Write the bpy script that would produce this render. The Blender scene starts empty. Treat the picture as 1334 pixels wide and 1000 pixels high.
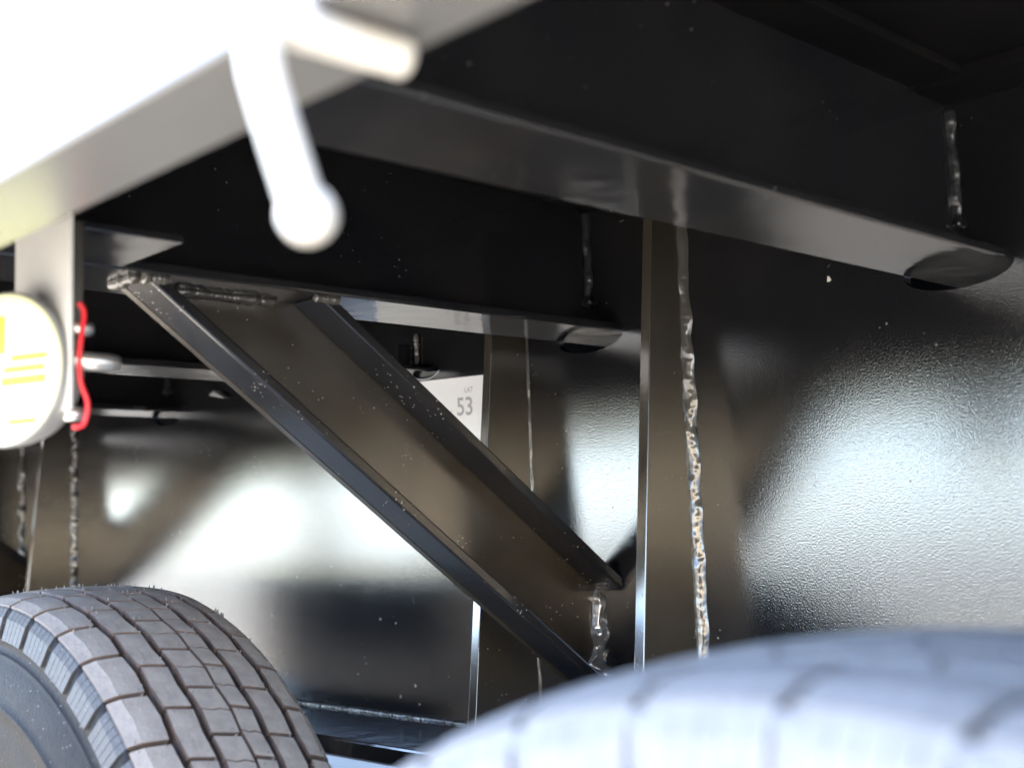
import bpy, bmesh, math, random
from mathutils import Vector, Matrix, noise
random.seed(7)
C = bpy.context.scene.collection
R_ = math.radians

# ------------------------------------------------------------------ camera
f_px = 1620.04
def cam_axes(u, v, h, f):
    a = Vector((u - 667, -(v - 500), -f)).normalized()      # world y (along the trailer)
    z0 = Vector((math.sin(h), math.cos(h), 0))
    x = a.cross(z0).normalized()                            # world x (across, into the trailer)
    return x, a, x.cross(a)
cx_, cy_, cz_ = cam_axes(-894.23, 746.155, 0.0729675, f_px)
cam = bpy.data.cameras.new("camera")
cam.sensor_width = 36
cam.lens = f_px / 1334 * 36
cam.clip_start = 0.01
cam.clip_end = 2000
cam.dof.use_dof = True
cam.dof.focus_distance = 1.25
cam.dof.aperture_fstop = 5.0
co = bpy.data.objects.new("camera", cam)
C.objects.link(co)
co.matrix_world = Matrix((cx_, cy_, cz_)).to_4x4()
bpy.context.scene.camera = co

# ------------------------------------------------------------------ sky, sun, exposure
SUN = Vector((-0.16, 0.48, 0.85)).normalized()             # towards the sun
world = bpy.data.worlds.new("World")
bpy.context.scene.world = world
world.use_nodes = True
wn = world.node_tree
bg = wn.nodes["Background"]
sky = wn.nodes.new("ShaderNodeTexSky")
sky.sky_type = 'NISHITA'
sky.sun_disc = False
sky.sun_elevation = math.asin(SUN.z)
sky.sun_rotation = math.atan2(SUN.x, SUN.y)
sky.dust_density = 1.0
sky.air_density = 0.75
sky.ozone_density = 1.0
sky.altitude = 900
wn.links.new(sky.outputs[0], bg.inputs[0])
bg.inputs[1].default_value = 0.15
sl = bpy.data.lights.new("sun", 'SUN')
sl.energy = 4.0
sl.angle = R_(0.53)
sl.color = (1.0, 0.95, 0.87)
so = bpy.data.objects.new("sun", sl)
C.objects.link(so)
so.rotation_euler = SUN.to_track_quat('Z', 'Y').to_euler()
so.location = (-3, -3, 8)
vs = bpy.context.scene.view_settings
vs.view_transform = 'Standard'
vs.look = 'None'
vs.gamma = 1.0
vs.exposure = 3.95
bpy.context.scene.cycles.max_bounces = 10
bpy.context.scene.cycles.glossy_bounces = 6
bpy.context.scene.cycles.sample_clamp_indirect = 12

# ------------------------------------------------------------------ materials
def new_mat(name):
    m = bpy.data.materials.new(name)
    m.use_nodes = True
    nt = m.node_tree
    return m, nt, nt.nodes["Principled BSDF"]
def nd(nt, t, **k):
    n = nt.nodes.new(t)
    for a, b in k.items():
        setattr(n, a, b)
    return n
def ramp(nt, src, p0, p1, c0=(0, 0, 0, 1), c1=(1, 1, 1, 1)):
    r = nd(nt, "ShaderNodeValToRGB")
    r.color_ramp.elements[0].position = p0
    r.color_ramp.elements[1].position = p1
    r.color_ramp.elements[0].color = c0
    r.color_ramp.elements[1].color = c1
    nt.links.new(src, r.inputs[0])
    return r.outputs[0]
def noise_tex(nt, scale, detail=2, rough=0.5):
    tc = nd(nt, "ShaderNodeTexCoord")
    n = nd(nt, "ShaderNodeTexNoise")
    n.inputs["Scale"].default_value = scale
    n.inputs["Detail"].default_value = detail
    n.inputs["Roughness"].default_value = rough
    nt.links.new(tc.outputs["Object"], n.inputs["Vector"])
    return n.outputs["Fac"]
def mixc(nt, fac, a, b):
    m = nd(nt, "ShaderNodeMix", data_type='RGBA')
    for s, v in ((m.inputs[0], fac), (m.inputs[6], a), (m.inputs[7], b)):
        if hasattr(v, "is_output"):
            nt.links.new(v, s)
        else:
            s.default_value = v
    return m.outputs[2]
def mth(nt, op, a, b=None):
    m = nd(nt, "ShaderNodeMath", operation=op)
    for s, v in zip(m.inputs, (a, b)):
        if v is None:
            continue
        if hasattr(v, "is_output"):
            nt.links.new(v, s)
        else:
            s.default_value = v
    return m.outputs[0]

def paint(name, base, rough, peel, peel_scale=420, wave=0.0, dust=0.35, specks=0.6, speck_scale=260, dens=0.0, ior=1.9):
    """black gloss chassis paint: orange peel, dust film, stuck grit"""
    m, nt, b = new_mat(name)
    film = ramp(nt, noise_tex(nt, 9, 5, 0.6), 0.35, 0.75)
    fine = noise_tex(nt, 700, 2)
    film = mth(nt, 'MULTIPLY', film, fine)
    film = mth(nt, 'MULTIPLY', film, dust)
    col = mixc(nt, film, (*base, 1), (0.11, 0.095, 0.075, 1))
    # grit: small voronoi dots, gathered in clusters
    tc = nd(nt, "ShaderNodeTexCoord")
    vo = nd(nt, "ShaderNodeTexVoronoi")
    vo.inputs["Scale"].default_value = speck_scale
    nt.links.new(tc.outputs["Object"], vo.inputs["Vector"])
    wn_ = nd(nt, "ShaderNodeTexWhiteNoise")
    nt.links.new(vo.outputs["Position"], wn_.inputs["Vector"])
    dot = ramp(nt, vo.outputs["Distance"], 0.12 + 0.1 * dens, 0.24 + 0.12 * dens, (1, 1, 1, 1), (0, 0, 0, 1))
    pick = ramp(nt, wn_.outputs["Value"], 0.90 - 0.2 * dens, 0.93 - 0.2 * dens)
    clus = ramp(nt, noise_tex(nt, 14, 3, 0.6), 0.52 - 0.02 * dens, 0.64 - 0.03 * dens)
    spk = mth(nt, 'MULTIPLY', mth(nt, 'MULTIPLY', dot, pick), mth(nt, 'MULTIPLY', clus, specks))
    col = mixc(nt, spk, col, (0.55, 0.53, 0.5, 1))
    nt.links.new(col, b.inputs["Base Color"])
    rr = mth(nt, 'ADD', mth(nt, 'MULTIPLY', film, 0.5), rough)
    rr = mth(nt, 'ADD', rr, mth(nt, 'MULTIPLY', spk, 0.5))
    nt.links.new(rr, b.inputs["Roughness"])
    b.inputs["IOR"].default_value = ior
    bp = nd(nt, "ShaderNodeBump")
    bp.inputs["Strength"].default_value = 1.0
    bp.inputs["Distance"].default_value = 1.0
    h = mth(nt, 'MULTIPLY', noise_tex(nt, peel_scale, 3, 0.55), peel)
    if wave:
        h = mth(nt, 'ADD', h, mth(nt, 'MULTIPLY', noise_tex(nt, 38, 1), wave))
    h = mth(nt, 'ADD', h, mth(nt, 'MULTIPLY', spk, 0.0004))
    nt.links.new(h, bp.inputs["Height"])
    nt.links.new(bp.outputs[0], b.inputs["Normal"])
    return m
BLK = (0.0095, 0.0102, 0.0128)
M_WEB = paint("black_gloss_orange_peel", (0.0080, 0.0083, 0.0098), 0.07, 0.00014, 560, 0.0, 0.12, 0.35, 200)
M_PLATE = paint("warm_tint_dusty_plate", (0.034, 0.027, 0.019), 0.15, 0.00007, 700, 0.0, 0.5, 0.5, 330, 0, 2.5)  # brown base puts warm reflected light into the colour, below the dust film
M_BFL = paint("black_gloss_brace_flange", BLK, 0.14, 0.00008, 520, 0.0, 0.25, 0.55, 290, 0.45)
M_FLANGE = paint("black_gloss_flange", BLK, 0.10, 0.000012, 300, 0.0004, 0.2, 0.35, 240)
M_STIFF = paint("black_satin_stiffener", (0.034, 0.029, 0.022), 0.17, 0.00003, 420, 0.0, 0.35, 0.3, 300, 0, 2.2)  # warm bounce on the stiffener faces is tinted into this base
M_WELD = paint("black_gloss_weld", (0.07, 0.065, 0.057), 0.18, 0.00006, 500, 0.0, 0.1, 0.3, 300)
M_WELDK = paint("black_weld", BLK, 0.28, 0.00004, 400, 0.0, 0.1, 0.3, 300)
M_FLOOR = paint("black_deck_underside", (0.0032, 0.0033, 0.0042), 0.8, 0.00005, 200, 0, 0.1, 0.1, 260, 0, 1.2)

def simple(name, col, rough=0.5, metal=0.0, nscale=0, var=0.15, bump=0.0):
    m, nt, b = new_mat(name)
    b.inputs["Base Color"].default_value = (*col, 1)
    b.inputs["Roughness"].default_value = rough
    b.inputs["Metallic"].default_value = metal
    if nscale:
        n = noise_tex(nt, nscale, 5, 0.6)
        c = mixc(nt, n, tuple(x * (1 - var) for x in col) + (1,), tuple(min(1, x * (1 + var)) for x in col) + (1,))
        nt.links.new(c, b.inputs["Base Color"])
        if bump:
            bp = nd(nt, "ShaderNodeBump")
            bp.inputs["Strength"].default_value = 1.0
            bp.inputs["Distance"].default_value = bump
            nt.links.new(n, bp.inputs["Height"])
            nt.links.new(bp.outputs[0], b.inputs["Normal"])
    return m
M_RAIL = simple("grey_painted_rail", (0.115, 0.115, 0.115), 0.25, 0.0, 30, 0.06)
M_HOOK = simple("white_painted_hook", (0.55, 0.53, 0.49), 0.4, 0.0, 80, 0.08)
M_GALV = simple("galvanised_steel", (0.62, 0.62, 0.62), 0.35, 0.9, 60, 0.12)
M_BRKT = simple("grey_bracket_paint", (0.55, 0.54, 0.52), 0.3, 0, 50, 0.08)
M_HOUS = simple("grey_lamp_housing", (0.22, 0.225, 0.23), 0.4, 0, 60, 0.1)
M_LENSC = simple("clear_lens_segment", (0.80, 0.79, 0.50), 0.3)
M_LENSY = simple("yellow_lens_segment", (0.60, 0.58, 0.06), 0.5)
for q in (M_LENSC, M_LENSY):
    q.node_tree.nodes["Principled BSDF"].inputs["Specular IOR Level"].default_value = 0.1
M_WIRE = simple("red_wire_insulation", (0.65, 0.02, 0.03), 0.35)
M_PAPER = simple("white_sticker_paper", (0.86, 0.86, 0.85), 0.6, 0, 40, 0.03)
M_INK = simple("grey_marker_ink", (0.40, 0.40, 0.40), 0.7)
M_FLECK = simple("pale_fleck", (0.6, 0.58, 0.5), 0.6)
M_WELDB = simple("silvery_weld_glint", (0.55, 0.54, 0.52), 0.26, 0.8, 160, 0.35, 0.0006)  # bright metal base stands in for reflections on the brace bead
M_STEEL = simple("dark_rusty_steel", (0.016, 0.011, 0.009), 0.6, 0.2, 40, 0.4, 0.002)

def rubber(name, col, dust, amt, rough=0.62):
    m, nt, b = new_mat(name)
    n = ramp(nt, noise_tex(nt, 60, 6, 0.7), 0.3, 0.75)
    c = mixc(nt, mth(nt, 'MULTIPLY', n, amt), (*col, 1), (*dust, 1))
    tc = nd(nt, "ShaderNodeTexCoord")
    vo = nd(nt, "ShaderNodeTexVoronoi")
    vo.inputs["Scale"].default_value = 420
    nt.links.new(tc.outputs["Object"], vo.inputs["Vector"])
    wn_ = nd(nt, "ShaderNodeTexWhiteNoise")
    nt.links.new(vo.outputs["Position"], wn_.inputs["Vector"])
    sp = mth(nt, 'MULTIPLY', ramp(nt, vo.outputs["Distance"], 0.15, 0.3, (1, 1, 1, 1), (0, 0, 0, 1)), ramp(nt, wn_.outputs["Value"], 0.95, 0.97))
    c = mixc(nt, mth(nt, 'MULTIPLY', sp, 0.5), c, (0.45, 0.42, 0.38, 1))
    nt.links.new(c, b.inputs["Base Color"])
    b.inputs["Roughness"].default_value = rough
    bp = nd(nt, "ShaderNodeBump")
    bp.inputs["Strength"].default_value = 1.0
    bp.inputs["Distance"].default_value = 0.0006
    nt.links.new(noise_tex(nt, 350, 4, 0.6), bp.inputs["Height"])
    nt.links.new(bp.outputs[0], b.inputs["Normal"])
    return m
M_RUB = rubber("tread_rubber", (0.24, 0.21, 0.185), (0.44, 0.385, 0.33), 0.8)
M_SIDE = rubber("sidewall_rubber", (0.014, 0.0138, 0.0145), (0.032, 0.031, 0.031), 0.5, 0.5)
M_SIDE.node_tree.nodes["Principled BSDF"].inputs["Specular IOR Level"].default_value = 0.06
M_LUG = rubber("shoulder_rubber", (0.036, 0.034, 0.033), (0.075, 0.071, 0.068), 0.6, 0.6)
M_NUB = simple("rubber_nub", (0.2, 0.185, 0.165), 0.6)
M_GROOVE = rubber("dusty_groove_rubber", (0.075, 0.058, 0.05), (0.22, 0.15, 0.115), 0.9)
M_PALE = rubber("sunlit_tint_rubber", (0.145, 0.139, 0.135), (0.235, 0.226, 0.219), 0.9)  # near tyre: sunlit brightness put into the rubber colour
M_PALEG = rubber("sunlit_tint_groove", (0.12, 0.117, 0.116), (0.20, 0.194, 0.19), 0.8)  # near tyre grooves, with the same sunlight painted in

m, nt, b = new_mat("pale_concrete_ground")
n1 = noise_tex(nt, 0.6, 6, 0.6)
n2 = noise_tex(nt, 40, 5, 0.7)
c = mixc(nt, n1, (0.24, 0.215, 0.175, 1), (0.33, 0.30, 0.25, 1))
c = mixc(nt, mth(nt, 'MULTIPLY', n2, 0.5), c, (0.18, 0.165, 0.14, 1))
nt.links.new(c, b.inputs["Base Color"])
b.inputs["Roughness"].default_value = 0.9
M_APRON = m
m, nt, b = new_mat("grey_asphalt")
c = mixc(nt, noise_tex(nt, 0.5, 6, 0.6), (0.05, 0.05, 0.052, 1), (0.075, 0.074, 0.073, 1))
c = mixc(nt, mth(nt, 'MULTIPLY', noise_tex(nt, 90, 4, 0.7), 0.5), c, (0.11, 0.11, 0.108, 1))
nt.links.new(c, b.inputs["Base Color"])
b.inputs["Roughness"].default_value = 0.9
M_GROUND = m

# ------------------------------------------------------------------ helpers
ORG = {}
def empty(name, loc, parent=None):
    o = bpy.data.objects.new(name, None)
    o.empty_display_size = 0.05
    C.objects.link(o)
    ORG[o.name] = Vector(loc)
    if parent:
        o.parent = parent
        o.location = Vector(loc) - ORG[parent.name]
    else:
        o.location = loc
    return o
def link(name, me, parent=None, mat=None, smooth=False, local=False):
    """mesh given in world coordinates unless local"""
    o = bpy.data.objects.new(name, me)
    C.objects.link(o)
    if mat and not me.materials:
        me.materials.append(mat)
    if smooth:
        for p in me.polygons:
            p.use_smooth = True
    if parent:
        o.parent = parent
        if not local:
            o.location = -ORG[parent.name]
            ORG[o.name] = Vector((0, 0, 0))
    else:
        ORG[o.name] = Vector((0, 0, 0))
    return o
def to_mesh(bm, name):
    me = bpy.data.meshes.new(name)
    bmesh.ops.recalc_face_normals(bm, faces=bm.faces)
    bm.to_mesh(me)
    bm.free()
    return me
def bevel(bm, w, seg=2):
    if w:
        es = [e for e in bm.edges if len(e.link_faces) == 2 and e.calc_face_angle(0) > 0.5]
        bmesh.ops.bevel(bm, geom=es, offset=w, segments=seg, affect='EDGES', profile=0.5)
def box(name, a, b, parent, mat, bev=0.0015, seg=2):
    bm = bmesh.new()
    bmesh.ops.create_cube(bm, size=1)
    for v in bm.verts:
        v.co = Vector([(a[i] + b[i]) / 2 + v.co[i] * (b[i] - a[i]) for i in range(3)])
    bevel(bm, bev, seg)
    return link(name, to_mesh(bm, name), parent, mat)
def prism(name, pts, axis, lo, hi, parent, mat, bev=0.0012):
    """2D polygon extruded along axis ('x','y','z')"""
    bm = bmesh.new()
    def P(p, t):
        return {'x': (t, p[0], p[1]), 'y': (p[0], t, p[1]), 'z': (p[0], p[1], t)}[axis]
    A = [bm.verts.new(P(p, lo)) for p in pts]
    B = [bm.verts.new(P(p, hi)) for p in pts]
    n = len(pts)
    bm.faces.new(A)
    bm.faces.new(B[::-1])
    for i in range(n):
        bm.faces.new((A[i], B[i], B[(i + 1) % n], A[(i + 1) % n]))
    bmesh.ops.recalc_face_normals(bm, faces=bm.faces)
    bevel(bm, bev)
    return link(name, to_mesh(bm, name), parent, mat)
def tube_mesh(pts, rad, seg=12, name="tube", cap=True):
    bm = bmesh.new()
    pts = [Vector(p) for p in pts]
    rs = rad if isinstance(rad, (list, tuple)) else [rad] * len(pts)
    rings = []
    up = Vector((0.31, 0.87, 0.39)).normalized()
    for i, p in enumerate(pts):
        t = (pts[min(i + 1, len(pts) - 1)] - pts[max(i - 1, 0)]).normalized()
        a = t.cross(up).normalized()
        b2 = t.cross(a)
        rings.append([bm.verts.new(p + rs[i] * (a * math.cos(2 * math.pi * k / seg) + b2 * math.sin(2 * math.pi * k / seg))) for k in range(seg)])
    for r0, r1 in zip(rings, rings[1:]):
        for k in range(seg):
            bm.faces.new((r0[k], r0[(k + 1) % seg], r1[(k + 1) % seg], r1[k]))
    if cap:
        bm.faces.new(rings[0])
        bm.faces.new(rings[-1][::-1])
    return to_mesh(bm, name)
def spline(pts, n=10):
    P = [Vector(p) for p in pts]
    P = [2 * P[0] - P[1]] + P + [2 * P[-1] - P[-2]]
    out = []
    for i in range(1, len(P) - 2):
        for k in range(n):
            t = k / n
            out.append(0.5 * ((2 * P[i]) + (P[i + 1] - P[i - 1]) * t + (2 * P[i - 1] - 5 * P[i] + 4 * P[i + 1] - P[i + 2]) * t * t + (3 * P[i] - P[i - 1] - 3 * P[i + 1] + P[i + 2]) * t ** 3))
    out.append(P[-2])
    return out
def weld(parent, a, b, r, seed=0, lump=0.35, ripple=0.0042, blob=0.0):
    """a hand-laid weld bead: overlapping ripples, uneven width, spatter at the end"""
    a, b = Vector(a), Vector(b)
    L = (b - a).length
    n = max(24, int(L / 0.0012))
    pts, rs = [], []
    for i in range(n + 1):
        t = i / n
        s = t * L
        w = noise.noise(Vector((s * 55, seed * 3.1, 0)))
        w2 = noise.noise(Vector((s * 160, seed * 5.3, 7)))
        ph = (s / ripple + 0.6 * w) % 1.0
        rr = r * (0.86 + 0.22 * (1 - ph) + lump * 0.45 * w + lump * 0.4 * w2)
        if blob and t > 0.94:
            rr *= 1 + blob * math.sin((t - 0.94) / 0.06 * math.pi)
        rr *= min(1, 0.35 + 12 * min(t, 1 - t))
        off = Vector((noise.noise(Vector((s * 24, seed, 3))), noise.noise(Vector((s * 24, seed, 11))), 0)) * r * 0.35
        pts.append(a.lerp(b, t) + off)
        rs.append(rr)
    me = tube_mesh(pts, rs, 12, "weld_bead")
    for v in me.vertices:
        v.co += Vector([noise.noise(v.co * 330 + Vector((seed * 2 + k * 9,) * 3)) for k in range(3)]) * r * 0.22
    return link("weld_bead", me, parent, M_WELD, smooth=True)

def fillet(parent, a, b, leg, seed=0, lump=0.12, ripple=0.006, e1=(-1, 0, 0), e2=(0, -1, 0), drop=0.0, mat=None):
    """a fillet weld laid in the corner of two plates: a convex ribbon with crescent ripples"""
    a, b, e1, e2 = Vector(a), Vector(b), Vector(e1), Vector(e2)
    n_ = (e1 + e2).normalized()
    L = (b - a).length
    d = (b - a) / L
    N, K = max(30, int(L / 0.0011)), 9
    bm = bmesh.new()
    rows = []
    for i in range(N + 1):
        s = i / N * L
        w1 = noise.noise(Vector((s * 45, seed * 3.7, 1)))
        w2 = noise.noise(Vector((s * 45, seed * 3.7, 8)))
        l1, l2 = leg * (1 + 1.3 * lump * w1), leg * (1 + 1.3 * lump * w2)
        end = min(1, 0.3 + 8 * min(s, L - s) / leg * 0.12)
        row = []
        for k in range(K + 1):
            t = k / K
            p = a + d * s + e1 * l1 * (1 - t) * end + e2 * l2 * t * end
            arch = math.sin(math.pi * t)
            ph = ((s + leg * 0.5 * (1 - arch)) / ripple + 0.35 * noise.noise(Vector((s * 90, seed, 4)))) % 1
            bulge = leg * (0.20 * arch + 0.010 * arch * math.sin(2 * math.pi * ph) + lump * 0.3 * arch * noise.noise(Vector((s * 130, t * 2.5, seed * 2.3))))
            if drop and s > L - 2.2 * leg:
                bulge += leg * drop * arch * math.sin((s - L + 2.2 * leg) / (2.2 * leg) * math.pi)
            row.append(bm.verts.new(p + n_ * bulge * end))
        rows.append(row)
    for r0, r1 in zip(rows, rows[1:]):
        for k in range(K):
            bm.faces.new((r0[k], r0[k + 1], r1[k + 1], r1[k]))
    c0, c1 = bm.verts.new(a), bm.verts.new(b)
    for k in range(K):
        bm.faces.new((c0, rows[0][k + 1], rows[0][k]))
        bm.faces.new((c1, rows[-1][k], rows[-1][k + 1]))
    return link("weld_bead", to_mesh(bm, "weld_bead"), parent, mat or M_WELD, smooth=True)

# ------------------------------------------------------------------ setting
GZ = -0.812
bm = bmesh.new()
bmesh.ops.create_grid(bm, x_segments=8, y_segments=8, size=600)
bmesh.ops.translate(bm, verts=bm.verts, vec=(0, 0, GZ))
g = link("ground", to_mesh(bm, "ground"), None, M_GROUND)
g["kind"] = "structure"
bm = bmesh.new()
bmesh.ops.create_grid(bm, x_segments=2, y_segments=2, size=1)
for v in bm.verts:
    v.co = Vector((1.0 + v.co.x * 5.2, 2.0 + v.co.y * 14, GZ + 0.004))
ap = link("pavement", to_mesh(bm, "pavement"), None, M_APRON)
ap["kind"] = "structure"
# added unseen bank on the viewer's side, a warm reflection for the gloss paint
m, nt, b = new_mat("sandy_reflector")
c = mixc(nt, noise_tex(nt, 0.35, 7, 0.65), (0.50, 0.385, 0.235, 1), (0.66, 0.53, 0.34, 1))
nt.links.new(c, b.inputs["Base Color"])
b.inputs["Roughness"].default_value = 0.95
bm = bmesh.new()
NA, NR = 48, 14
rows = []
for i in range(NA + 1):
    az = R_(180 + 8) + R_(78) * i / NA
    row = []
    for j in range(NR + 1):
        t = j / NR
        d = 26 + 26 * t
        e = min(1.0, 4 * min(i / NA, 1 - i / NA))
        h = (9.5 + 2.0 * noise.noise(Vector((i * 0.13, 0, 3)))) * (3 * t * t - 2 * t ** 3) * (3 * e * e - 2 * e ** 3) + 0.5 * noise.noise(Vector((i * 0.5, j * 0.6, 0))) * t
        row.append(bm.verts.new((d * math.cos(az), d * math.sin(az), GZ - 0.1 + h)))
    rows.append(row)
for r0, r1 in zip(rows, rows[1:]):
    for j in range(NR):
        bm.faces.new((r0[j], r0[j + 1], r1[j + 1], r1[j]))
bmesh.ops.recalc_face_normals(bm, faces=bm.faces)
refl_bank = link("reflector_bank", to_mesh(bm, "reflector_bank"), None, m, True)
refl_bank["kind"] = "structure"

# ------------------------------------------------------------------ trailer
trailer = empty("trailer", (1.2, 2.0, GZ))
trailer["label"] = "glossy black welded trailer chassis seen from beneath, with grey side rail"
trailer["category"] = "trailer"
Y0, Y1 = -1.6, 7.5
ZC, ZF, ZB = 0.206, 0.359, -0.23          # cross-member underside, deck underside, beam flange top
XW = 1.0                                  # main beam web face
CMY = [0.487, 0.915, 1.388, 1.860, 2.330, 2.795, 3.26, 3.725, 4.19, 4.655]

deck = empty("deck", (1.2, 2.0, ZF), trailer)
for i, x in enumerate([0.25, 1.21, 2.17]):
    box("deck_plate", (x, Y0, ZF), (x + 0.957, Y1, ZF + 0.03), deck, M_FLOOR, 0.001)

def main_beam(x, holes=True):
    beam = empty("main_beam", (x, 2.0, ZB), trailer)
    bm = bmesh.new()
    def loop(pts):
        vs_ = [bm.verts.new((x, p[0], p[1])) for p in pts]
        return [bm.edges.new((vs_[i], vs_[(i + 1) % len(vs_)])) for i in range(len(vs_))]
    es = loop([(Y0, ZB), (Y1, ZB), (Y1, ZF - 0.012), (Y0, ZF - 0.012)])
    if holes:
        for cy in CMY:
            es += loop([(cy + 0.050 * math.cos(t), ZC - 0.001 + (0.0165 if math.sin(t) < 0 else 0.0125) * math.sin(t)) for t in [2 * math.pi * k / 40 for k in range(40)]])
        es += loop([(1.195 + 0.026 * math.cos(t), 0.199 + 0.009 * math.sin(t)) for t in [2 * math.pi * k / 28 for k in range(28)]])
    bmesh.ops.triangle_fill(bm, edges=es, use_beauty=True)
    r = bmesh.ops.extrude_face_region(bm, geom=bm.faces[:])
    bmesh.ops.translate(bm, verts=[v for v in r["geom"] if isinstance(v, bmesh.types.BMVert)], vec=(0.012, 0, 0))
    link("web", to_mesh(bm, "web"), beam, M_WEB)
    box("bottom_flange", (x - 0.144, Y0, ZB - 0.022), (x + 0.156, Y1, ZB), beam, M_FLANGE, 0.003)
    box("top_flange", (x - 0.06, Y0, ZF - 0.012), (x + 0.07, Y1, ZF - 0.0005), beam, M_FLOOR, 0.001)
    return beam
beam = main_beam(XW)
main_beam(2.05, False)
weld(beam, (XW - 0.001, 0.2, ZB + 0.001), (XW - 0.001, 2.2, ZB + 0.001), 0.0045, 91, 0.3)

for (y, z, l, a) in ((0.611, 0.218, 0.006, 0.6), (1.232, -0.19, 0.004, 0.1), (1.262, -0.205, 0.004, 0.9), (1.225, -0.212, 0.0025, 0.3), (1.30, -0.11, 0.0028, 0.2)):
    o = prism("paint_fleck", [(y + l * math.cos(a + t) * (0.5 if k % 2 else 0.16), z + l * math.sin(a + t) * 0.5) for k, t in enumerate((0, 0.5, 1.6, 3.1, 3.7, 4.7))], 'x', XW - 0.0012, XW - 0.0002, beam, M_FLECK, 0.0)

# stiffeners
for y in (0.78, 1.012, 2.205, 2.44, 3.63, 3.865):
    st = empty("stiffener", (XW, y, ZB), trailer)
    prism("plate", [(0.8985, ZB + 0.0003), (XW - 0.0003, ZB + 0.0003), (XW - 0.0003, 0.345), (0.9585, 0.345)], 'y', y, y + 0.012, st, M_STIFF, 0.0008)
    fillet(st, (XW + 0.0005, y + 0.0005, 0.33), (XW + 0.0005, y + 0.0005, ZB + 0.002), 0.0082 if y < 0.9 or y > 2 else 0.003, int(y * 50), 0.32 if y < 0.9 else 0.45, 0.008)

# cross-members
for i, cy in enumerate(CMY):
    cm = empty("cross_member", (0.33, cy, ZC), trailer)
    box("lower_flange", (0.2490, cy - 0.046, ZC), (2.1, cy + 0.046, ZC + 0.009), cm, M_FLANGE, 0.002)
    box("upper_flange", (0.2500, cy - 0.046, ZF - 0.0085), (XW - 0.0605, cy + 0.046, ZF - 0.0005), cm, M_FLOOR, 0.001)
    box("web", (0.2490, cy - 0.003, ZC + 0.009), (XW - 0.0003, cy + 0.003, ZF - 0.0085), cm, M_FLANGE, 0.0)
    if i < 5:
        fillet(cm, (XW + 0.0005, cy - 0.0027, ZF - 0.012), (XW + 0.0005, cy - 0.0027, ZC + 0.030), 0.0065, 20 + i, 0.35, 0.006, drop=0.6, mat=M_WELDK)

gus = empty("gusset", (0.33, 0.82, ZC), trailer)
box("gusset_plate", (0.2495, 0.772, ZC + 0.001), (0.430, 0.8685, ZC + 0.007), gus, M_FLANGE, 0.001)
box("gusset_rib", (0.2495, 0.79, ZC + 0.0072), (0.36, 0.806, ZC + 0.06), gus, M_FLANGE, 0.001)

# small stub tongue coming through its own slot in the web
stub = empty("stub_bracket", (XW, 1.205, 0.2), trailer)
box("tongue", (XW - 0.05, 1.185, 0.199), (XW + 0.03, 1.235, 0.204), stub, M_FLANGE, 0.001)
box("upright", (XW - 0.03, 1.212, 0.204), (XW - 0.0004, 1.217, 0.235), stub, M_FLANGE, 0.001)
link("slot_rim", tube_mesh([(XW - 0.0008, 1.195 + 0.026 * math.cos(t), 0.199 + 0.009 * math.sin(t)) for t in [math.pi * 1.02 + math.pi * 0.98 * k / 24 for k in range(25)]], 0.0008, 6, "slot_rim"), stub, M_GALV, True)
weld(stub, (XW - 0.003, 1.208, 0.25), (XW - 0.003, 1.208, 0.21), 0.0035, 61, 0.5)
prism("cable_clip", [(1.66, 0.213), (1.705, 0.222), (1.69, 0.228)], 'x', XW - 0.012, XW - 0.0005, stub, M_GALV, 0.0008)

# diagonal braces: channels opening towards the viewer
def brace(yc, seed):
    b_ = empty("diagonal_brace", (0.46, yc, ZC), trailer)
    yp, yb, yt = yc + 0.005, yc + 0.013, yc - 0.034       # plate face, back, toe
    z = ZC - 0.0005
    lowA, lowB = (0.455, z), (XW - 0.0005, -0.195)
    upA, upB = (0.637, z), (XW - 0.0005, -0.0565)
    prism("plate", [lowA, lowB, upB, upA], 'y', yp, yb, b_, M_PLATE, 0.0)
    t = 0.011
    def strip(A, B, sgn):
        d = (Vector((B[0], 0, B[1])) - Vector((A[0], 0, A[1])))
        s = d.z / d.x
        # thickness measured along x at the (horizontal) top cut
        h = t / math.sin(math.atan(abs(s)))
        v = t / math.cos(math.atan(abs(s)))
        return [A, B, (B[0], B[1] + sgn * v), (A[0] + sgn * h, A[1])]
    prism("lower_flange", strip(lowA, lowB, 1), 'y', yt, yp - 0.0002, b_, M_BFL, 0.002)
    prism("upper_flange", strip(upA, upB, -1), 'y', yt, yp - 0.0002, b_, M_BFL, 0.002)
    fillet(b_, (XW + 0.0005, yp + 0.0005, -0.068), (XW + 0.0005, yp + 0.0005, -0.205), 0.0115, seed, 0.95, 0.006, mat=M_WELDB)
    weld(b_, (0.449, yc + 0.01, ZC - 0.002), (0.449, yt + 0.002, ZC - 0.002), 0.0048, seed + 1, 0.9)
    weld(b_, (0.452, yt - 0.002, ZC - 0.002), (0.475, yt - 0.002, ZC - 0.002), 0.0045, seed + 2, 0.9)
    weld(b_, (0.612, yt - 0.002, ZC - 0.002), (0.64, yt - 0.002, ZC - 0.002), 0.004, seed + 3, 0.9)
    weld(b_, (0.50, yp - 0.003, ZC - 0.002), (0.60, yp - 0.003, ZC - 0.002), 0.0035, seed + 4, 0.9)
    weld(b_, (XW - 0.003, yp - 0.004, -0.066), (XW - 0.003, yt, -0.062), 0.0045, seed + 5, 0.8)
    return b_
brace(0.915, 31)
brace(2.330, 41)
brace(3.745, 51)

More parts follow.
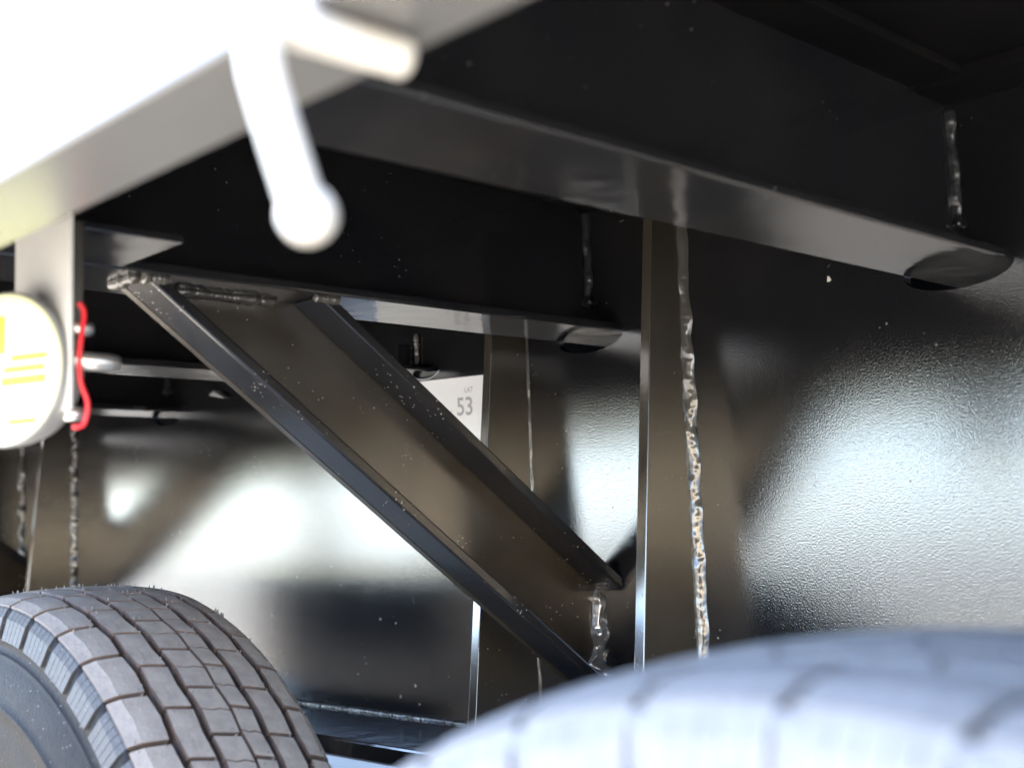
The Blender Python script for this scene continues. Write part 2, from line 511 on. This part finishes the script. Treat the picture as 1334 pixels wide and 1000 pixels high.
# side rail
rail = empty("side_rail", (0.224, 2.0, 0.153), trailer)
prism("rail_channel", [(0.2000, 0.153), (0.2482, 0.153), (0.2482, 0.160), (0.2055, 0.160), (0.2055, 0.42), (0.2000, 0.42)], 'y', Y0, Y1, rail, M_RAIL, 0.0018)
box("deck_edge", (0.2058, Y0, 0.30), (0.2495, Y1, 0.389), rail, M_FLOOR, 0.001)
rail2 = empty("side_rail", (2.8, 2.0, 0.198), trailer)
box("rail_channel", (2.80, Y0, 0.153), (2.848, Y1, 0.42), rail2, M_RAIL, 0.0018)

# rope hook
hook = empty("rope_hook", (0.21, 0.289, 0.146), trailer)
HY = 0.289
pts = spline([(0.2365, HY, 0.146), (0.220, HY, 0.146), (0.2025, HY, 0.146), (0.1917, HY, 0.1453), (0.1851, HY, 0.1407), (0.1849, HY, 0.1314), (0.1886, HY, 0.119), (0.199, HY, 0.0908)], 8)
link("hook_rod", tube_mesh(pts, 0.0061, 18, "hook_rod"), hook, M_HOOK, True)
bm = bmesh.new()
bmesh.ops.create_uvsphere(bm, u_segments=20, v_segments=12, radius=0.0083)
bmesh.ops.translate(bm, verts=bm.verts, vec=(0.1998, HY, 0.0908))
link("hook_tip", to_mesh(bm, "hook_tip"), hook, M_HOOK, True)

# marker lamps
def lamp(dy):
    yc, zc = 0.785 + dy, 0.111
    L = empty("marker_lamp", (0.329, yc, zc), trailer)
    # bracket plate hanging below the deck edge, with a return lip
    box("bracket_plate", (0.329, 0.734 + dy, 0.0825), (0.332, 0.818 + dy, 0.2055), L, M_BRKT, 0.0008)
    box("bracket_lip", (0.3322, 0.748 + dy, 0.099), (0.345, 0.751 + dy, 0.2055), L, M_STIFF, 0.0008)
    ca, sa = math.cos(R_(22)), math.sin(R_(22))             # the lamp is canted on its bracket
    def turn(x, y):
        dx, dy_ = x - 0.3284, y - yc
        return (0.3284 - 0.008 + dx * ca - dy_ * sa, yc + dx * sa + dy_ * ca)
    def cant(o):
        for v in o.data.vertices:
            v.co.x, v.co.y = turn(v.co.x, v.co.y)
        return o
    def disc(name, prof, mat, seg=48):
        bm = bmesh.new()
        rings = []
        for (x, r) in prof:
            rings.append([bm.verts.new((x, yc + r * math.cos(2 * math.pi * k / seg), zc + r * math.sin(2 * math.pi * k / seg))) for k in range(seg)])
        for a, b2 in zip(rings, rings[1:]):
            for k in range(seg):
                bm.faces.new((a[k], a[(k + 1) % seg], b2[(k + 1) % seg], b2[k]))
        bm.faces.new(rings[0])
        bm.faces.new(rings[-1][::-1])
        return cant(link(name, to_mesh(bm, name), L, mat, False))
    disc("housing", [(0.336, 0.0451), (0.3284, 0.0478), (0.3163, 0.0495), (0.3141, 0.049), (0.3141, 0.047)], M_HOUS)
    disc("lens", [(0.3146, 0.0482), (0.3124, 0.0478), (0.3115, 0.046), (0.311, 0.0418)], M_LENSC)
    for (y0, y1, z0, z1) in ((-0.039, -0.010, 0.0035, 0.0075), (-0.037, -0.004, -0.0035, 0.0005), (-0.038, -0.002, -0.0115, -0.006), (-0.004, 0.010, 0.009, 0.033), (0.000, 0.014, -0.030, -0.016), (0.018, 0.034, -0.028, 0.02), (-0.030, -0.008, -0.036, -0.0325)):
        cant(box("lens_segment", (0.3097, yc + y0, zc + z0), (0.3112, yc + y1, zc + z1), L, M_LENSY, 0.0006))
    # studs, nuts and wiring behind
    for (y, z, ln, r) in ((0.742, 0.114, 0.034, 0.0056), (0.742, 0.1345, 0.016, 0.0045), (0.747, 0.081, 0.012, 0.0044)):
        link("stud", tube_mesh([(0.332, y + dy, z), (0.332 + ln * 0.8, y + dy, z), (0.332 + ln * 0.97, y + dy, z), (0.332 + ln, y + dy, z)], [r, r, r * 0.8, r * 0.3], 12, "stud"), L, M_GALV, True)
    link("wire", tube_mesh(spline([(0.337, 0.738 + dy, 0.150), (0.340, 0.737 + dy, 0.144), (0.3385, 0.737 + dy, 0.130), (0.337, 0.737 + dy, 0.1155), (0.338, 0.737 + dy, 0.100), (0.342, 0.736 + dy, 0.087), (0.340, 0.737 + dy, 0.074), (0.334, 0.740 + dy, 0.072)], 8), 0.0017, 10, "wire"), L, M_WIRE, True)
    return L
lamp(0.0)
lamp(1.66)

# ------------------------------------------------------------------ wheels
TR = 0.386
TW = 0.162
EDGES = [0.0, 0.034, 0.062, 0.090, 0.111, 0.138, 0.162]       # ribs across the tread
NB = 47
def crown(x):                                               # radius drop towards the shoulders
    u = (x - TW / 2) / (TW / 2)
    return -0.0055 * u * u - 0.003 * abs(u) ** 6
def block_mesh(k, sx=0.0):
    """one tread block of rib k, centred at angle 0 (pointing +y), local to the axle"""
    gw = {2: 0.0014}.get(k - 1, 0.0036)
    gw2 = {2: 0.0014}.get(k, 0.0036)
    x0 = EDGES[k] + (gw if k > 0 else 0)
    x1 = EDGES[k + 1] - (gw2 if k < 5 else 0)
    dth = 2 * math.pi / NB
    gap = 0.0050 if k in (0, 5) else 0.0038
    ga = gap / TR
    sk = 0.0045                                             # slight slant of the block
    nx, na = 4, 5
    bm = bmesh.new()
    def P(i, j, r):
        u, a = i / (nx - 1), j / (na - 1)
        x = x0 + (x1 - x0) * u
        th = (a - 0.5) * (dth - ga) + sk / TR * (u - 0.5)
        # zig-zag flanks
        x += 0.0018 * (abs(a - 0.5) * 2 - 0.5) * (1 if k % 2 else -1) * (0 if k in (0, 5) and ((k == 0 and i == 0) or (k == 5 and i == nx - 1)) else 1)
        rr = r + crown(x)
        if k == 0 and i == 0 or k == 5 and i == nx - 1:
            rr -= 0.002
        return (x, rr * math.cos(th), rr * math.sin(th))
    halves = ((0.0, 0.485), (0.515, 1.0)) if k in (2, 3) else ((0.0, 1.0),)
    P0 = P
    for (h0, h1) in halves:
        def P(i, j, r, h0=h0, h1=h1):
            a = h0 + (h1 - h0) * j / (na - 1)
            zz = 0.018 * (1 if i % 2 else -1) if (len(halves) == 2 and ((h0 == 0 and j == na - 1) or (h0 > 0 and j == 0))) else 0
            return P0(i, (a + zz) * (na - 1), r)
        top = [[bm.verts.new(P(i, j, TR)) for j in range(na)] for i in range(nx)]
        bot = [[bm.verts.new(P(i, j, TR - 0.013)) for j in range(na)] for i in range(nx)]
        for i in range(nx - 1):
            for j in range(na - 1):
                bm.faces.new((top[i][j], top[i + 1][j], top[i + 1][j + 1], top[i][j + 1]))
        side = []
        for j in range(na - 1):
            side.append(bm.faces.new((bot[0][j], top[0][j], top[0][j + 1], bot[0][j + 1])))
            side.append(bm.faces.new((top[-1][j], bot[-1][j], bot[-1][j + 1], top[-1][j + 1])))
        for i in range(nx - 1):
            side.append(bm.faces.new((top[i][0], bot[i][0], bot[i + 1][0], top[i + 1][0])))
            side.append(bm.faces.new((bot[i][-1], top[i][-1], top[i + 1][-1], bot[i + 1][-1])))
        for f in side:
            f.material_index = 1
    me = to_mesh(bm, "tread_block")
    return me
BLOCKS = [block_mesh(k) for k in range(6)]
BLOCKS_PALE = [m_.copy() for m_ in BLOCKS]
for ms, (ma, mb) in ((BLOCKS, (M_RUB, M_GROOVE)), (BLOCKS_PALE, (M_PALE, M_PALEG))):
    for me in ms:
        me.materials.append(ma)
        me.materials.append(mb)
PH = [0.0, 0.45, 0.1, 0.62, 0.25, 0.75]                      # stagger of each rib, in pitches

def revolve(name, prof, parent, mat, seg=188, mod=None):
    bm = bmesh.new()
    rings = []
    for pi_, (x, r) in enumerate(prof):
        rings.append([bm.verts.new((x, (r + (mod(pi_, k) if mod else 0)) * math.cos(2 * math.pi * k / seg), (r + (mod(pi_, k) if mod else 0)) * math.sin(2 * math.pi * k / seg))) for k in range(seg)])
    for a, b2 in zip(rings, rings[1:]):
        for k in range(seg):
            bm.faces.new((a[k], a[(k + 1) % seg], b2[(k + 1) % seg], b2[k]))
    return link(name, to_mesh(bm, name), parent, mat, True, local=True)

def wheel(x0, y, z, vis, blocks, pale, phase=0.0):
    w = empty("wheel", (x0, y, z), trailer)
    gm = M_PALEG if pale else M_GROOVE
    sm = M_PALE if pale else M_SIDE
    # carcass under the blocks
    revolve("tyre_carcass", [(0.001, TR - 0.02), (0.004, TR - 0.0165), (TW / 2, TR - 0.011), (TW - 0.004, TR - 0.0165), (TW - 0.001, TR - 0.02)], w, gm)
    for sgn, xb in ((-1, 0.0), (1, TW)):
        # shoulder band with notches at every block, then the sidewall
        prof = [(0.0005, TR - 0.0125), (-0.001, TR - 0.013), (-0.0035, TR - 0.022), (-0.006, TR - 0.034), (-0.0072, TR - 0.0405), (-0.0055, TR - 0.042), (-0.0085, TR - 0.050), (-0.0088, TR - 0.0502), (-0.0098, TR - 0.0515), (-0.0095, TR - 0.053), (-0.0105, TR - 0.055), (-0.0165, TR - 0.08), (-0.0178, TR - 0.088), (-0.0190, TR - 0.089), (-0.0192, TR - 0.0915), (-0.0182, TR - 0.0925), (-0.019, TR - 0.105), (-0.0185, TR - 0.135), (-0.013, TR - 0.160), (-0.002, TR - 0.178), (0.012, TR - 0.184)]
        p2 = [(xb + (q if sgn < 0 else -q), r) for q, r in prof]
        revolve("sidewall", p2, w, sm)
        bm = bmesh.new()
        for i in range(NB):                                  # shoulder lugs, one for each block
            th = 2 * math.pi * (i + PH[0] + phase) / NB
            for q in range(5):
                a0 = th + (-0.40 + 0.16 * q + (0.012 if q else 0)) * 2 * math.pi / NB
                a1 = th + (-0.40 + 0.16 * (q + 1)) * 2 * math.pi / NB
                vsx = []
                for (xx, rr) in ((-0.0002, TR - 0.0118), (-0.0052, TR - 0.0205), (-0.0092, TR - 0.0385), (-0.0040, TR - 0.0395), (0.004, TR - 0.0125)):
                    for a in (a0, a1):
                        vsx.append(bm.verts.new((xb + (xx if sgn < 0 else -xx), rr * math.cos(a), rr * math.sin(a))))
                for s in range(4):
                    bm.faces.new((vsx[2 * s], vsx[2 * s + 1], vsx[2 * s + 3], vsx[2 * s + 2]))
                bm.faces.new(vsx[0::2])
                bm.faces.new(vsx[1::2][::-1])
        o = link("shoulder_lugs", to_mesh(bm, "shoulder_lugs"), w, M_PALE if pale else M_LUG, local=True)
        o["kind"] = "stuff"
    # tread blocks: those in view one by one, the rest of the ring joined
    rest = bmesh.new()
    nub = bmesh.new()
    for k in range(6):
        for i in range(NB):
            th = 2 * math.pi * (i + PH[k] + phase) / NB
            deg = math.degrees(th) % 360
            if vis and vis[0] <= deg <= vis[1]:
                o = link("tread_block", blocks[k], w, local=True)
                o.rotation_euler = (th, 0, 0)
                rnd = random.Random(i * 7 + k)
                for q in range(3):
                    xx = EDGES[k] + (EDGES[k + 1] - EDGES[k]) * rnd.choice((0.14, 0.3, 0.72, 0.86))
                    a = th + rnd.choice((-0.46, -0.42, 0.4, 0.44)) * 2 * math.pi / NB * 0.95
                    rr = TR + crown(xx) - 0.001
                    d = Vector((rnd.uniform(-.4, .4), math.cos(a) + rnd.uniform(-.3, .3), math.sin(a) + rnd.uniform(-.3, .3))).normalized()
                    p0 = Vector((xx, rr * math.cos(a), rr * math.sin(a)))
                    s1 = d.orthogonal().normalized() * 0.0007
                    s2 = d.cross(s1)
                    base = [nub.verts.new(p0 + v) for v in (s1, s2, -s1, -s2)]
                    tip = [nub.verts.new(p0 + d * rnd.uniform(.0025, .0042) + v * 0.6) for v in (s1, s2, -s1, -s2)]
                    for q2 in range(4):
                        nub.faces.new((base[q2], base[(q2 + 1) % 4], tip[(q2 + 1) % 4], tip[q2]))
                    nub.faces.new(tip)
            else:
                n0 = len(rest.verts)
                rest.from_mesh(blocks[k])
                rest.verts.ensure_lookup_table()
                bmesh.ops.rotate(rest, verts=rest.verts[n0:], cent=(0, 0, 0), matrix=Matrix.Rotation(th, 3, 'X'))
    me = bpy.data.meshes.new("tread")
    rest.to_mesh(me)
    rest.free()
    for q in blocks[0].materials:
        me.materials.append(q)
    o = link("tread", me, w, local=True)
    o["kind"] = "stuff"
    if vis and not pale:
        o = link("rubber_nubs", to_mesh(nub, "rubber_nubs"), w, M_NUB, local=True)
        o["kind"] = "stuff"
    else:
        nub.free()
    # rim
    revolve("rim", [(-0.012, TR - 0.175), (-0.012, TR - 0.186), (0.004, TR - 0.189), (0.03, TR - 0.2), (0.06, TR - 0.21), (0.065, 0.10), (0.065, 0.0)], w, M_STEEL, 96)
    revolve("rim_barrel", [(0.06, TR - 0.21), (0.12, TR - 0.19), (0.158, TR - 0.175), (0.175, TR - 0.172), (0.175, TR - 0.16)], w, M_STEEL, 96)
    return w
wheel(0.450, 1.157, -0.426, (82, 175), BLOCKS, False)
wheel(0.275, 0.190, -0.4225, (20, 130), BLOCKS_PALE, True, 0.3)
sb = empty("reflection_box", (0.48, 1.93, -0.5), trailer)  # unseen box, added for the dark shape it mirrors in the web
box("box_body", (0.37, 1.63, -0.50), (0.60, 2.235, -0.075), sb, M_FLANGE, 0.008, 3)
box("box_lid", (0.362, 1.622, -0.074), (0.606, 2.243, -0.054), sb, M_FLANGE, 0.006, 3)
box("latch", (0.355, 1.90, -0.10), (0.3695, 1.94, -0.06), sb, M_GALV, 0.002)
for y in (1.70, 2.16):
    box("hanger", (0.45, y, -0.0535), (0.50, y + 0.03, ZC - 0.0005), sb, M_FLANGE, 0.001)
for y in (1.157, 0.19):
    a = empty("axle", (1.4, y, -0.43), trailer)
    link("axle_tube", tube_mesh([(0.36 if y < 1 else 0.52, y, -0.43), (2.2, y, -0.43)], 0.055, 24, "axle_tube"), a, M_STEEL, True)
    for q in range(4):
        pts = [(0.935, y + (t - 0.5) * (0.74 - 0.13 * q), -0.300 - 0.011 * q - 0.05 * (1 - (2 * t - 1) ** 2)) for t in [k / 16 for k in range(17)]]
        bm = bmesh.new()
        rows = []
        for p in pts:
            rows.append([bm.verts.new((p[0] + dx, p[1], p[2] + dz)) for dx, dz in ((-.035, 0), (.035, 0), (.035, -.0095), (-.035, -.0095))])
        for r0, r1 in zip(rows, rows[1:]):
            for k in range(4):
                bm.faces.new((r0[k], r0[(k + 1) % 4], r1[(k + 1) % 4], r1[k]))
        bm.faces.new(rows[0])
        bm.faces.new(rows[-1][::-1])
        link("spring_leaf", to_mesh(bm, "spring_leaf"), a, M_STEEL)

# ------------------------------------------------------------------ sticker on the web
stk = empty("white_sticker", (XW - 0.001, 1.12, 0.06))
stk["label"] = "white paper sticker with faint grey writing, on black beam behind brace"
stk["category"] = "sticker"
prism("sheet", [(1.29, 0.192), (1.035, 0.181), (1.035, 0.055), (1.29, 0.066)], 'x', XW - 0.0012, XW - 0.0004, stk, M_PAPER, 0.0)
def text(s, size, y, z, thick=0.0):
    cu = bpy.data.curves.new("writing", 'FONT')
    cu.body = s
    cu.size = size
    cu.offset = thick
    tmp = bpy.data.objects.new("tmp", cu)
    C.objects.link(tmp)
    dg = bpy.context.evaluated_depsgraph_get()
    me = bpy.data.meshes.new_from_object(tmp.evaluated_get(dg))
    bpy.data.objects.remove(tmp)
    for v in me.vertices:
        v.co = Vector((XW - 0.0016, y - v.co.x, z + v.co.y - 0.04 * v.co.x))
    link("writing", me, stk, M_INK)
text("LAT", 0.009, 1.1215, 0.1655)
text("53", 0.031, 1.137, 0.139, 0.0003)
text("(", 0.015, 1.150, 0.136, 0.0002)
